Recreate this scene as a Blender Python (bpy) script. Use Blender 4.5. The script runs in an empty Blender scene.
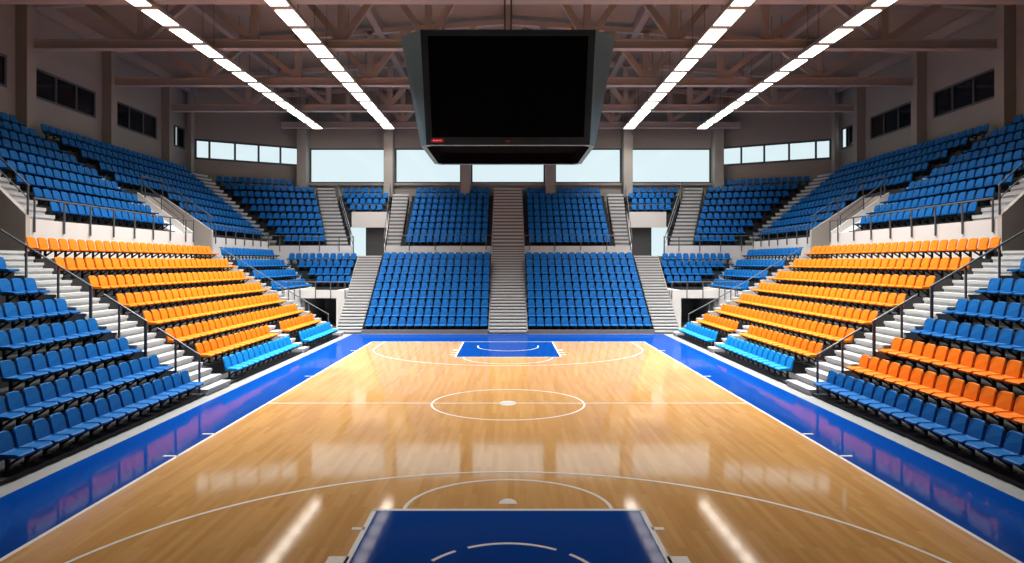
import bpy, math, random
from mathutils import Vector, Matrix
random.seed(7)
SC = bpy.context.scene
COL = SC.collection
F, HU, HV, HZ = 583.0, 508.0, 262.0, 4.41      # focal length in px, principal point, eye height

# ------------------------------------------------------------------ materials
def mat(name, rgb, rough=0.5, metal=0.0, coat=0.0, var=0.0, scale=6.0, bump=0.0, spec=0.5, emit=None, es=0.0):
    m = bpy.data.materials.new(name); m.use_nodes = True
    nt = m.node_tree; b = nt.nodes['Principled BSDF']
    b.inputs['Base Color'].default_value = (*rgb, 1)
    b.inputs['Roughness'].default_value = rough
    b.inputs['Metallic'].default_value = metal
    b.inputs['Coat Weight'].default_value = coat
    b.inputs['Specular IOR Level'].default_value = spec
    if emit:
        b.inputs['Emission Color'].default_value = (*emit, 1)
        b.inputs['Emission Strength'].default_value = es
    if var or bump:
        tc = nt.nodes.new('ShaderNodeTexCoord')
        n = nt.nodes.new('ShaderNodeTexNoise'); n.inputs['Scale'].default_value = scale; n.inputs['Detail'].default_value = 4
        nt.links.new(tc.outputs['Object'], n.inputs['Vector'])
        if var:
            mx = nt.nodes.new('ShaderNodeMix'); mx.data_type = 'RGBA'
            mx.inputs['A'].default_value = (*[c * (1 - var) for c in rgb], 1)
            mx.inputs['B'].default_value = (*[min(1, c * (1 + var)) for c in rgb], 1)
            nt.links.new(n.outputs['Fac'], mx.inputs['Factor'])
            nt.links.new(mx.outputs['Result'], b.inputs['Base Color'])
        if bump:
            bp = nt.nodes.new('ShaderNodeBump'); bp.inputs['Strength'].default_value = bump; bp.inputs['Distance'].default_value = 0.02
            nt.links.new(n.outputs['Fac'], bp.inputs['Height']); nt.links.new(bp.outputs['Normal'], b.inputs['Normal'])
    return m

M = {}
M['blue'] = mat('blue plastic', (0.002, 0.12, 0.39), 0.55, spec=0.18, var=0.05, scale=2)
M['brightened'] = mat('sky blue plastic', (0.006, 0.27, 0.66), 0.55, spec=0.18, var=0.05, scale=2)  # front-row blue lightened: the stronger light there is put into the colour
M['orange'] = mat('orange plastic', (0.84, 0.205, 0.008), 0.55, spec=0.18, var=0.05, scale=2)
M['bracket'] = mat('black steel', (0.012, 0.013, 0.016), 0.5)
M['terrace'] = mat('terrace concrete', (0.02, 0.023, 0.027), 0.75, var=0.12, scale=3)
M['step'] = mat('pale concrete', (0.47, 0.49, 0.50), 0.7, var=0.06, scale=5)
M['riser'] = mat('grey and shaded concrete', (0.16, 0.165, 0.17), 0.75, var=0.08, scale=5)  # plain grey parts, and risers with the tread's shade put into the colour
M['kerb'] = mat('walkway concrete', (0.27, 0.285, 0.295), 0.65, var=0.08, scale=2)
M['parapet'] = mat('white render', (0.70, 0.70, 0.69), 0.7, var=0.03, scale=2)
M['beige'] = mat('beige render', (0.50, 0.47, 0.44), 0.75, var=0.05, scale=2)
M['wall'] = mat('taupe panels', (0.36, 0.32, 0.285), 0.7, var=0.05, scale=1.5)
M['column'] = mat('column paint', (0.30, 0.285, 0.255), 0.6, var=0.05, scale=2)
M['dark'] = mat('dark passage paint', (0.2, 0.21, 0.23), 0.7)
M['rail'] = mat('dark grey steel', (0.085, 0.10, 0.115), 0.45)
M['truss'] = mat('brown grey steel paint', (0.40, 0.355, 0.32), 0.45, var=0.05, scale=2)
M['purlin'] = mat('grey purlin paint', (0.34, 0.30, 0.275), 0.45)
M['frame'] = mat('window frame grey', (0.06, 0.072, 0.08), 0.45)
M['pane'] = mat('daylit glass', (0.04, 0.05, 0.055), 0.1, spec=0.12, emit=(0.68, 0.83, 0.87), es=1.05)
M['darkpane'] = mat('dark window glass', (0.006, 0.008, 0.014), 0.08)
M['lamp'] = mat('light panel', (0.9, 0.9, 0.88), 0.4, emit=(1.0, 0.92, 0.80), es=6.0)
M['housing'] = mat('lamp housing', (0.28, 0.25, 0.22), 0.5)
M['board'] = mat('scoreboard dark metal', (0.012, 0.014, 0.022), 0.45)
M['boardside'] = mat('scoreboard grey metal', (0.16, 0.29, 0.36), 0.45)
M['bezel'] = mat('scoreboard bezel', (0.05, 0.085, 0.125), 0.5)
M['screen'] = mat('black screen', (0.0015, 0.0015, 0.003), 0.25, spec=0.25)
M['red'] = mat('red sign light', (0.35, 0.01, 0.015), 0.4, emit=(0.8, 0.03, 0.04), es=0.25)
M['redlit'] = mat('red sign characters', (0.8, 0.2, 0.2), 0.4, emit=(1.0, 0.25, 0.25), es=0.6)
M['line'] = mat('white court paint', (0.9, 0.88, 0.84), 0.4, coat=0.3)
M['void'] = mat('matt black lining', (0.004, 0.004, 0.006), 0.9, spec=0.02)
M['door'] = mat('grey door paint', (0.075, 0.08, 0.085), 0.5)

def blue_floor():
    m = mat('blue court paint', (0.003, 0.054, 0.31), 0.4, coat=0.35, spec=0.0)
    m.node_tree.nodes['Principled BSDF'].inputs['Coat Roughness'].default_value = 0.06
    return m
M['bluefloor'] = blue_floor()

def wood_floor():
    m = bpy.data.materials.new('maple court planks'); m.use_nodes = True
    nt = m.node_tree; L = nt.links; b = nt.nodes['Principled BSDF']
    tc = nt.nodes.new('ShaderNodeTexCoord')
    mp = nt.nodes.new('ShaderNodeMapping'); mp.inputs['Rotation'].default_value = (0, 0, math.pi / 2)
    L.new(tc.outputs['Object'], mp.inputs['Vector'])
    br = nt.nodes.new('ShaderNodeTexBrick')
    br.inputs['Color1'].default_value = (0.0, 0, 0, 1); br.inputs['Color2'].default_value = (1, 1, 1, 1)
    br.inputs['Mortar'].default_value = (0.35, 0.35, 0.35, 1)
    br.inputs['Scale'].default_value = 1; br.inputs['Brick Width'].default_value = 1.5; br.inputs['Row Height'].default_value = 0.115
    br.inputs['Mortar Size'].default_value = 0.0022; br.inputs['Bias'].default_value = 0.0
    br.offset = 0.37
    L.new(mp.outputs['Vector'], br.inputs['Vector'])
    mp2 = nt.nodes.new('ShaderNodeMapping'); mp2.inputs['Scale'].default_value = (9, 0.8, 1)
    L.new(tc.outputs['Object'], mp2.inputs['Vector'])
    nz = nt.nodes.new('ShaderNodeTexNoise'); nz.inputs['Scale'].default_value = 1.5; nz.inputs['Detail'].default_value = 6
    L.new(mp2.outputs['Vector'], nz.inputs['Vector'])
    ad = nt.nodes.new('ShaderNodeMix'); ad.data_type = 'FLOAT'; ad.inputs['Factor'].default_value = 0.45
    bw = nt.nodes.new('ShaderNodeRGBToBW'); L.new(br.outputs['Color'], bw.inputs['Color'])
    L.new(bw.outputs['Val'], ad.inputs['A']); L.new(nz.outputs['Fac'], ad.inputs['B'])
    cr = nt.nodes.new('ShaderNodeValToRGB')
    cr.color_ramp.elements[0].color = (0.61, 0.305, 0.085, 1); cr.color_ramp.elements[0].position = 0.0
    cr.color_ramp.elements[1].color = (0.82, 0.48, 0.18, 1); cr.color_ramp.elements[1].position = 1.0
    L.new(ad.outputs['Result'], cr.inputs['Fac'])
    L.new(cr.outputs['Color'], b.inputs['Base Color'])
    b.inputs['Roughness'].default_value = 0.4; b.inputs['Specular IOR Level'].default_value = 0.0
    b.inputs['Coat Weight'].default_value = 1.0; b.inputs['Coat Roughness'].default_value = 0.075; b.inputs['Coat IOR'].default_value = 1.9
    return m
M['wood'] = wood_floor()

def roof_deck():
    m = bpy.data.materials.new('brown corrugated deck'); m.use_nodes = True
    nt = m.node_tree; L = nt.links; b = nt.nodes['Principled BSDF']
    tc = nt.nodes.new('ShaderNodeTexCoord')
    wv = nt.nodes.new('ShaderNodeTexWave'); wv.bands_direction = 'Y'; wv.inputs['Scale'].default_value = 1.2; wv.wave_profile = 'SIN'
    L.new(tc.outputs['Object'], wv.inputs['Vector'])
    bp = nt.nodes.new('ShaderNodeBump'); bp.inputs['Strength'].default_value = 0.4; bp.inputs['Distance'].default_value = 0.05
    L.new(wv.outputs['Fac'], bp.inputs['Height']); L.new(bp.outputs['Normal'], b.inputs['Normal'])
    b.inputs['Base Color'].default_value = (0.27, 0.225, 0.18, 1); b.inputs['Roughness'].default_value = 0.6
    return m
M['deck'] = roof_deck()

def wall_panels(name, rgb):
    m = bpy.data.materials.new(name); m.use_nodes = True
    nt = m.node_tree; L = nt.links; b = nt.nodes['Principled BSDF']
    tc = nt.nodes.new('ShaderNodeTexCoord')
    sp = nt.nodes.new('ShaderNodeSeparateXYZ'); L.new(tc.outputs['Object'], sp.inputs['Vector'])
    mo = nt.nodes.new('ShaderNodeMath'); mo.operation = 'FRACT'
    ml = nt.nodes.new('ShaderNodeMath'); ml.operation = 'MULTIPLY'; ml.inputs[1].default_value = 1 / 0.55
    L.new(sp.outputs['Z'], ml.inputs[0]); L.new(ml.outputs[0], mo.inputs[0])
    gt = nt.nodes.new('ShaderNodeMath'); gt.operation = 'GREATER_THAN'; gt.inputs[1].default_value = 0.05
    L.new(mo.outputs[0], gt.inputs[0])
    bp = nt.nodes.new('ShaderNodeBump'); bp.inputs['Strength'].default_value = 0.5; bp.inputs['Distance'].default_value = 0.02
    L.new(gt.outputs[0], bp.inputs['Height']); L.new(bp.outputs['Normal'], b.inputs['Normal'])
    b.inputs['Base Color'].default_value = (*rgb, 1); b.inputs['Roughness'].default_value = 0.65
    return m
M['wall'] = wall_panels('taupe wall panels', (0.29, 0.285, 0.26))

# ------------------------------------------------------------------ mesh helpers
class MB:
    def __init__(self): self.v, self.f, self.mi, self.mats = [], [], [], []
    def _m(self, m):
        if m is None: return 0
        if m not in self.mats: self.mats.append(m)
        return self.mats.index(m)
    def add(self, vs, fs, m=None):
        b = len(self.v); i = self._m(m)
        self.v += [tuple(p) for p in vs]
        for f in fs: self.f.append(tuple(b + k for k in f)); self.mi.append(i)
    def box(self, x0, x1, y0, y1, z0, z1, m=None):
        x0, x1 = sorted((x0, x1)); y0, y1 = sorted((y0, y1)); z0, z1 = sorted((z0, z1))
        self.hexa([(x0, y0), (x1, y0), (x1, y1), (x0, y1)], z0, z1, m)
    def hexa(self, q, z0, z1, m=None):
        """quad footprint q extruded z0..z1 (z0/z1 may be lists of four)"""
        a = sum(q[i][0] * q[(i + 1) % 4][1] - q[(i + 1) % 4][0] * q[i][1] for i in range(4))
        z0 = list(z0) if isinstance(z0, (list, tuple)) else [z0] * 4
        z1 = list(z1) if isinstance(z1, (list, tuple)) else [z1] * 4
        if a < 0: q, z0, z1 = q[::-1], z0[::-1], z1[::-1]
        vs = [(p[0], p[1], z) for p, z in zip(q, z0)] + [(p[0], p[1], z) for p, z in zip(q, z1)]
        self.add(vs, [(3, 2, 1, 0), (4, 5, 6, 7), (0, 1, 5, 4), (1, 2, 6, 5), (2, 3, 7, 6), (3, 0, 4, 7)], m)
    def bar(self, p, q, w, h, m=None, up=(0, 0, 1)):
        """rectangular bar from p to q, w across, h along up"""
        p, q = Vector(p), Vector(q); d = (q - p).normalized(); u = Vector(up)
        s = d.cross(u)
        if s.length < 1e-4: s = d.cross(Vector((0, 1, 0)))
        s.normalize(); u = s.cross(d).normalized()
        s *= w / 2; u *= h / 2
        vs = [p - s - u, p + s - u, p + s + u, p - s + u, q - s - u, q + s - u, q + s + u, q - s + u]
        self.add(vs, [(0, 1, 2, 3), (7, 6, 5, 4), (4, 5, 1, 0), (5, 6, 2, 1), (6, 7, 3, 2), (7, 4, 0, 3)], m)
    def tube(self, pts, r, m=None, n=8):
        pts = [Vector(p) for p in pts]
        b = len(self.v); i = self._m(m); N = len(pts)
        for k, p in enumerate(pts):
            d = (pts[min(k + 1, N - 1)] - pts[max(k - 1, 0)]).normalized()
            a = d.cross(Vector((0, 0, 1)))
            if a.length < 1e-3: a = d.cross(Vector((0, 1, 0)))
            a.normalize(); c = a.cross(d).normalized()
            for j in range(n):
                t = 2 * math.pi * j / n
                self.v.append(tuple(p + r * (math.cos(t) * a + math.sin(t) * c)))
        for k in range(N - 1):
            for j in range(n):
                j2 = (j + 1) % n
                self.f.append((b + k * n + j, b + k * n + j2, b + (k + 1) * n + j2, b + (k + 1) * n + j)); self.mi.append(i)
        self.f.append(tuple(b + j for j in range(n))[::-1]); self.mi.append(i)
        self.f.append(tuple(b + (N - 1) * n + j for j in range(n))); self.mi.append(i)
    def mesh(self, name, m=None):
        me = bpy.data.meshes.new(name); me.from_pydata(self.v, [], self.f); 
        ms = self.mats if self.mats else [m]
        for x in ms: me.materials.append(x)
        if len(ms) > 1: me.polygons.foreach_set('material_index', self.mi)
        me.update(); return me
    def build(self, name, m=None, parent=None):
        o = bpy.data.objects.new(name, self.mesh(name, m)); COL.objects.link(o)
        if parent: o.parent = parent; 
        return o

def fixn(o):
    import bmesh
    bm = bmesh.new(); bm.from_mesh(o.data); bmesh.ops.recalc_face_normals(bm, faces=bm.faces); bm.to_mesh(o.data); bm.free()
    return o
def bevel(o, w=0.01, seg=2):
    b = o.modifiers.new('bevel', 'BEVEL'); b.width = w; b.segments = seg; b.limit_method = 'ANGLE'; return o
def struct(o): o['kind'] = 'structure'; return o
def tag(o, label, cat, group=None):
    o['label'] = label; o['category'] = cat
    if group: o['group'] = group
    return o
def thing(name, label, cat, loc=(0, 0, 0), group=None):
    o = bpy.data.objects.new(name, None); COL.objects.link(o); o.empty_display_size = 0.2
    o.location = loc; return tag(o, label, cat, group)
def child(mb, name, m, parent):
    """mesh given in world coordinates, parented to an unrotated empty"""
    l = parent.location
    mb.v = [(a - l[0], b - l[1], c - l[2]) for a, b, c in mb.v]
    return fixn(mb.build(name, m, parent))
def box_struct(name, m, *a):
    b = MB(); b.box(*a); return struct(b.build(name, m))

def X(s, a):
    """signed x of a point a metres out on side s (the two stands are not quite mirror images)"""
    return s * (a + (0.05 * max(0.0, a - 9.5) if s > 0 else 0.0))
SIDES = ((-1, 'left'), (1, 'right'))
ORD = ['zeroth', 'first', 'second', 'third', 'fourth', 'fifth', 'sixth', 'seventh', 'eighth', 'ninth', 'tenth', 'eleventh', 'twelfth', 'thirteenth',
       'fourteenth', 'fifteenth', 'sixteenth', 'seventeenth', 'eighteenth', 'nineteenth', 'twentieth'] + ['twenty-' + w for w in
       'first second third fourth fifth sixth seventh eighth ninth'.split()] + ['thirtieth'] + ['thirty-' + w for w in 'first second third fourth fifth'.split()]

# ------------------------------------------------------------------ floor and court
def plate(name, m, quads, z0, z1):
    b = MB()
    for q in quads: b.hexa(q, z0, z1)
    return struct(fixn(b.build(name, m)))
def R4(x0, x1, y0, y1): return [(x0, y0), (x1, y0), (x1, y1), (x0, y1)]
YB, YM, YF = 4.2, 18.2, 32.2
plate('floor', M['wood'], [R4(-7.5, 7.5, -4, YF)], -0.1, 0.0)
plate('floor_border', M['bluefloor'], [R4(-9.5, -7.5, -4, YF), R4(7.5, 9.5, -4, YF), R4(-9.5, 9.5, YF, 35.62)], -0.1, 0.0)
plate('floor_walkway', M['kerb'], [R4(-32, -9.5, -4, 52), R4(9.5, 32, -4, 52), R4(-9.5, 9.5, 35.62, 52)], -0.1, 0.0)
plate('floor_key_near', M['bluefloor'], [R4(-2.34, 2.34, YB, 10.33)], 0.0, 0.002)
plate('floor_key_far', M['bluefloor'], [R4(-2.42, 2.42, 27.03, YF - .04)], 0.0, 0.002)

def arc_pts(cx, cy, rx, ry, a0, a1, n=64):
    return [(cx + rx * math.cos(math.radians(a0 + (a1 - a0) * k / n)), cy + ry * math.sin(math.radians(a0 + (a1 - a0) * k / n))) for k in range(n + 1)]
def ribbon(b, pts, w, z=0.005, closed=False):
    n = len(pts); base = len(b.v)
    for k in range(n):
        p, q = pts[max(k - 1, 0)], pts[min(k + 1, n - 1)]
        if closed and k == 0: p = pts[-2]
        if closed and k == n - 1: q = pts[1]
        d = Vector((q[0] - p[0], q[1] - p[1])).normalized(); nx, ny = -d.y * w / 2, d.x * w / 2
        b.v += [(pts[k][0] + nx, pts[k][1] + ny, z), (pts[k][0] - nx, pts[k][1] - ny, z)]
    for k in range(n - 1):
        i = base + 2 * k; b.f.append((i, i + 1, i + 3, i + 2)); b.mi.append(0)
def marking(name, paths, closed=False, fills=()):
    b = MB()
    for pts, w in paths: ribbon(b, pts, w, closed=closed)
    for pts in fills:
        i = len(b.v); b.v += [(x, y, 0.005) for x, y in pts]; b.f.append(tuple(range(i, i + len(pts)))); b.mi.append(0)
    o = fixn(b.build(name, M['line']))
    for p in o.data.polygons:
        if p.normal.z < 0: p.flip()
    return struct(o)
LW = 0.07
marking('floor_line_sideline_left', [([(-7.5, YB), (-7.5, YF)], .085)])
marking('floor_line_sideline_right', [([(7.5, YB), (7.5, YF)], .085)])
marking('floor_line_baseline_far', [([(-7.54, YF), (7.54, YF)], .085)])
marking('floor_line_baseline_near', [([(-7.54, YB), (7.54, YB)], .085)])
marking('floor_line_halfway', [([(-7.46, YM), (7.46, YM)], LW)])
marking('floor_line_centre_circle', [(arc_pts(0, YM, 2.37, 1.95, 0, 360, 96), LW)], closed=True)
marking('floor_marking_centre_spot', [], fills=[arc_pts(0, YM, .27, .30, 0, 360, 40)[:-1]])
marking('floor_line_arc_far', [([(-6.8, YF - .04)] + arc_pts(0, 29.95, 6.8, 5.2, 180, 360, 96) + [(6.8, YF - .04)], LW)])
marking('floor_line_arc_near', [([(-6.75, YB + .04)] + arc_pts(0, 7.04, 6.75, 5.2, 180, 0, 96) + [(6.75, YB + .04)], LW)])
marking('floor_line_key_far', [([(-2.45, YF - .04), (-2.45, 27.0), (-2.45, 27.0)], .085), ([(2.45, YF - .04), (2.45, 27.0)], .085), ([(-2.49, 27.0), (2.49, 27.0)], .085)])
marking('floor_line_key_near', [([(-2.37, YB + .04), (-2.37, 10.37)], .085), ([(2.37, YB + .04), (2.37, 10.37)], .085), ([(-2.41, 10.37), (2.41, 10.37)], .085)])
marking('floor_line_free_throw_far', [(arc_pts(0, 27.0, 2.05, 1.8, 180, 360), LW)])
marking('floor_line_free_throw_near', [(arc_pts(0, 10.4, 1.85, 1.4, 0, 180), LW)])
marking('floor_line_restricted_far', [([(-1.57, 30.75)] + arc_pts(0, 30.35, 1.57, 1.45, 180, 360) + [(1.57, 30.75)], .07)])
def dash(x0, x1): return [(x, 7.69 + math.sqrt(1.44 ** 2 - x * x)) for x in [x0 + (x1 - x0) * k / 10 for k in range(11)]]
marking('floor_line_dashed_arc_near', [(dash(*r), .06) for r in ((-.62, .74), (-1.12, -.80), (.93, 1.25), (-1.36, -1.24), (1.33, 1.41))])
marking('floor_marking_near_spot', [], fills=[arc_pts(0, 10.62, .165, .24, 0, 180, 24)])
def ticks():
    p = []
    for s in (-1, 1):
        for y in (29.0, 22.5, 14.95, 13.25): p.append(([(s * 7.5, y), (s * 7.83, y)], .075))
        p.append(([(s * 2.37, 9.64), (s * 2.58, 9.64)], .09)); p.append(([(s * 2.37, 8.55), (s * 2.68, 8.55)], .36))
        for y in (27.7, 28.4): p.append(([(s * 2.45, y), (s * 2.78, y)], .12))
        p.append(([(s * 2.45, 29.2), (s * 2.75, 29.2)], .3))
    return p
marking('floor_marking_ticks', ticks())

# ------------------------------------------------------------------ seats
def seat_back_mesh(m):
    b = MB(); out = [(-.195, .37), (.195, .37), (.212, .48), (.210, .66), (.196, .735), (.160, .782), (.10, .80), (-.10, .80), (-.160, .782), (-.196, .735), (-.210, .66), (-.212, .48)]
    def yb(x, z): return .15 + (z - .37) * .22 + .035 * (1 - (x / .23) ** 2)
    n = len(out)
    fr = [(x * .93, yb(x, z) - .012, .37 + (z - .37) * .97 + .004) for x, z in out]
    mid = [(x, yb(x, z) + .012, z) for x, z in out]
    bk = [(x * .96, yb(x, z) + .045, .37 + (z - .37) * .985) for x, z in out]
    b.v = fr + mid + bk
    b.f = [tuple(range(n)), tuple(range(3 * n - 1, 2 * n - 1, -1))]
    for r in (0, 1):
        for k in range(n):
            k2 = (k + 1) % n; b.f.append((r * n + k, (r + 1) * n + k, (r + 1) * n + k2, r * n + k2))
    b.mi = [0] * len(b.f); return b.mesh('backrest', m)
def seat_pan_mesh(m):
    b = MB(); out = [(-.16, -.29), (.16, -.29), (.205, -.265), (.222, -.21), (.222, .17), (-.222, .17), (-.222, -.21), (-.205, -.265)]
    n = len(out)
    def top(x, y): return .395 + (-.035 if y < -.25 else 0) + (.012 if y > .1 else 0)
    inn = [(x * .8, y * .8 - .01, .380) for x, y in out]
    up = [(x * .97, y, top(x, y)) for x, y in out]
    lo = [(x * .99, y + .01, .315) for x, y in out]
    b.v = inn + up + lo
    b.f = [tuple(range(n)), tuple(range(3 * n - 1, 2 * n - 1, -1))]
    for r in (0, 1):
        for k in range(n):
            k2 = (k + 1) % n; b.f.append((r * n + k, (r + 1) * n + k, (r + 1) * n + k2, r * n + k2))
    b.mi = [0] * len(b.f); return b.mesh('seat_pan', m)
def bracket_mb(b=None):
    b = b or MB()
    b.box(-.05, .05, -.18, .19, .275, .318); b.box(-.035, .035, .10, .16, 0.0, .28)
    b.bar((0, -.15, .285), (0, .12, .10), .05, .045); b.box(-.035, .035, .235, .275, .28, .5); b.box(-.035, .035, .15, .275, .275, .318); b.box(-.1, .1, .07, .19, 0, .02)
    return b
def recalc(me):
    import bmesh
    bm = bmesh.new(); bm.from_mesh(me); bmesh.ops.recalc_face_normals(bm, faces=bm.faces); bm.to_mesh(me); bm.free(); return me
SEATMESH = {c: (recalc(seat_back_mesh(M[c])), recalc(seat_pan_mesh(M[c]))) for c in ('blue', 'brightened', 'orange')}
BRACKET = recalc(bracket_mb().mesh('bracket', M['bracket']))
def whole_seat(c):
    """back, pan and bracket in one list of verts / faces with material slots (colour, bracket)"""
    vs, fs, mi = [], [], []
    for me, k in ((SEATMESH[c][0], 0), (SEATMESH[c][1], 0), (BRACKET, 1)):
        b = len(vs); vs += [tuple(v.co) for v in me.vertices]
        for p in me.polygons: fs.append(tuple(b + i for i in p.vertices)); mi.append(k)
    return vs, fs, mi
WHOLE = {c: whole_seat(c) for c in SEATMESH}
def whole_mesh(c):
    vs, fs, mi = WHOLE[c]; me = bpy.data.meshes.new('stadium_seat'); me.from_pydata(vs, [], fs)
    me.materials.append(M[c]); me.materials.append(M['bracket']); me.polygons.foreach_set('material_index', mi); me.update(); return me
SMALL = {c: whole_mesh(c) for c in SEATMESH}

SEATS = []
def seat_row(P, Q, z, rot, color, block, row, end, pitch=0.51, skip=None, anchor=False):
    """seats from P to Q (P is the end counted from), on a tread at height z"""
    P, Q = Vector(P), Vector(Q); L = (Q - P).length; n = int(L / pitch + 1e-6); d = (Q - P) / L
    off = 0 if anchor else (L - n * pitch) / 2
    for k in range(n):
        p = P + d * (off + (k + .5) * pitch)
        if skip and skip(p): continue
        SEATS.append(dict(x=p.x, y=p.y, z=z, rot=rot, c=color, block=block, row=row, k=k + 1, end=end))

# ------------------------------------------------------------------ generic stepped solids
def terrace(name, rows, base, last, m=None):
    """rows: [(A, B, z)] front edges of the treads (xy pairs); last: (A, B) back edge of the top tread"""
    b = MB()
    for k, (A, B, z) in enumerate(rows):
        A2, B2 = (rows[k + 1][0], rows[k + 1][1]) if k + 1 < len(rows) else last
        b.hexa([A, B, B2, A2], base, z)
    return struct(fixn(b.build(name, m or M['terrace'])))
def lerp(p, q, t): return tuple(a + (b - a) * t for a, b in zip(p, q))
def staircase(label, A0, B0, A1, B1, z0, z1, n, riser=None, group=None, drop=None):
    """n steps between front edge A0-B0 at floor z0 and back edge A1-B1; top step at z1"""
    t = thing('staircase', label, 'stairs', ((A0[0] + B0[0]) / 2, (A0[1] + B0[1]) / 2, z0), group)
    h = (z1 - z0) / n; rm = riser or M['riser']
    run = Vector((A1[0] - A0[0], A1[1] - A0[1])); run = run.normalized() if run.length else Vector((0, 1))
    for k in range(n):
        a, c = lerp(A0, A1, k / n), lerp(B0, B1, k / n); a2, c2 = lerp(A0, A1, (k + 1) / n), lerp(B0, B1, (k + 1) / n)
        zt = z0 + h * (k + 1); th = h * .45; ov = .05
        b = MB()
        fa, fc = (a[0] - run.x * ov, a[1] - run.y * ov), (c[0] - run.x * ov, c[1] - run.y * ov)
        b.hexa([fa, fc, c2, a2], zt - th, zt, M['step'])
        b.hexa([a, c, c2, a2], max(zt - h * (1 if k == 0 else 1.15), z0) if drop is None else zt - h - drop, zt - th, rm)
        child(b, 'step', None, t)
    return t
def railing(label, pts, posts, r=.035, mids=(), cat='railing', group=None, pr=None):
    """pts: the hand rail's polyline; posts: (x, y, z_low, z_high); mids: further polylines"""
    x0, y0, zl = posts[0][:3]
    t = thing('handrail', label, cat, (x0, y0, zl), group)
    b = MB(); b.tube(pts, r); child(b, 'rail', M['rail'], t)
    for mp in mids:
        b = MB(); b.tube(mp, r * .7); child(b, 'middle_rail', M['rail'], t)
    for x, y, a, z in posts:
        b = MB(); b.tube([(x, y, a), (x, y, z)], (pr or r * 1.05)); child(b, 'post', M['rail'], t)
    return t

# ------------------------------------------------------------------ side stands, lower tier
def xl(r): return 10.42 + 1.0 * (r - 1)          # seat back line of row r
def zl(r): return (0, .10, .61, 1.17, 1.79, 2.43, 3.10, 3.79, 4.53)[r]           # tread height of row r
def xu(n): return 19.0 + .7 * (n - 1)            # upper tier
def zu(n): return 6.13 + .6 * (n - 1)
A_END = {1: 32.4, 2: 32.4, 3: 32.3, 4: 31.6, 5: 31.0, 6: 30.6, 7: 30.2, 8: 29.8, 9: 29.4}
B_START = {1: 36.05, 2: 36.05, 3: 36.05, 4: 36.05, 5: 32.3, 6: 31.9, 7: 31.5, 8: 31.1, 9: 30.6}
B_END = 44.85

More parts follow.
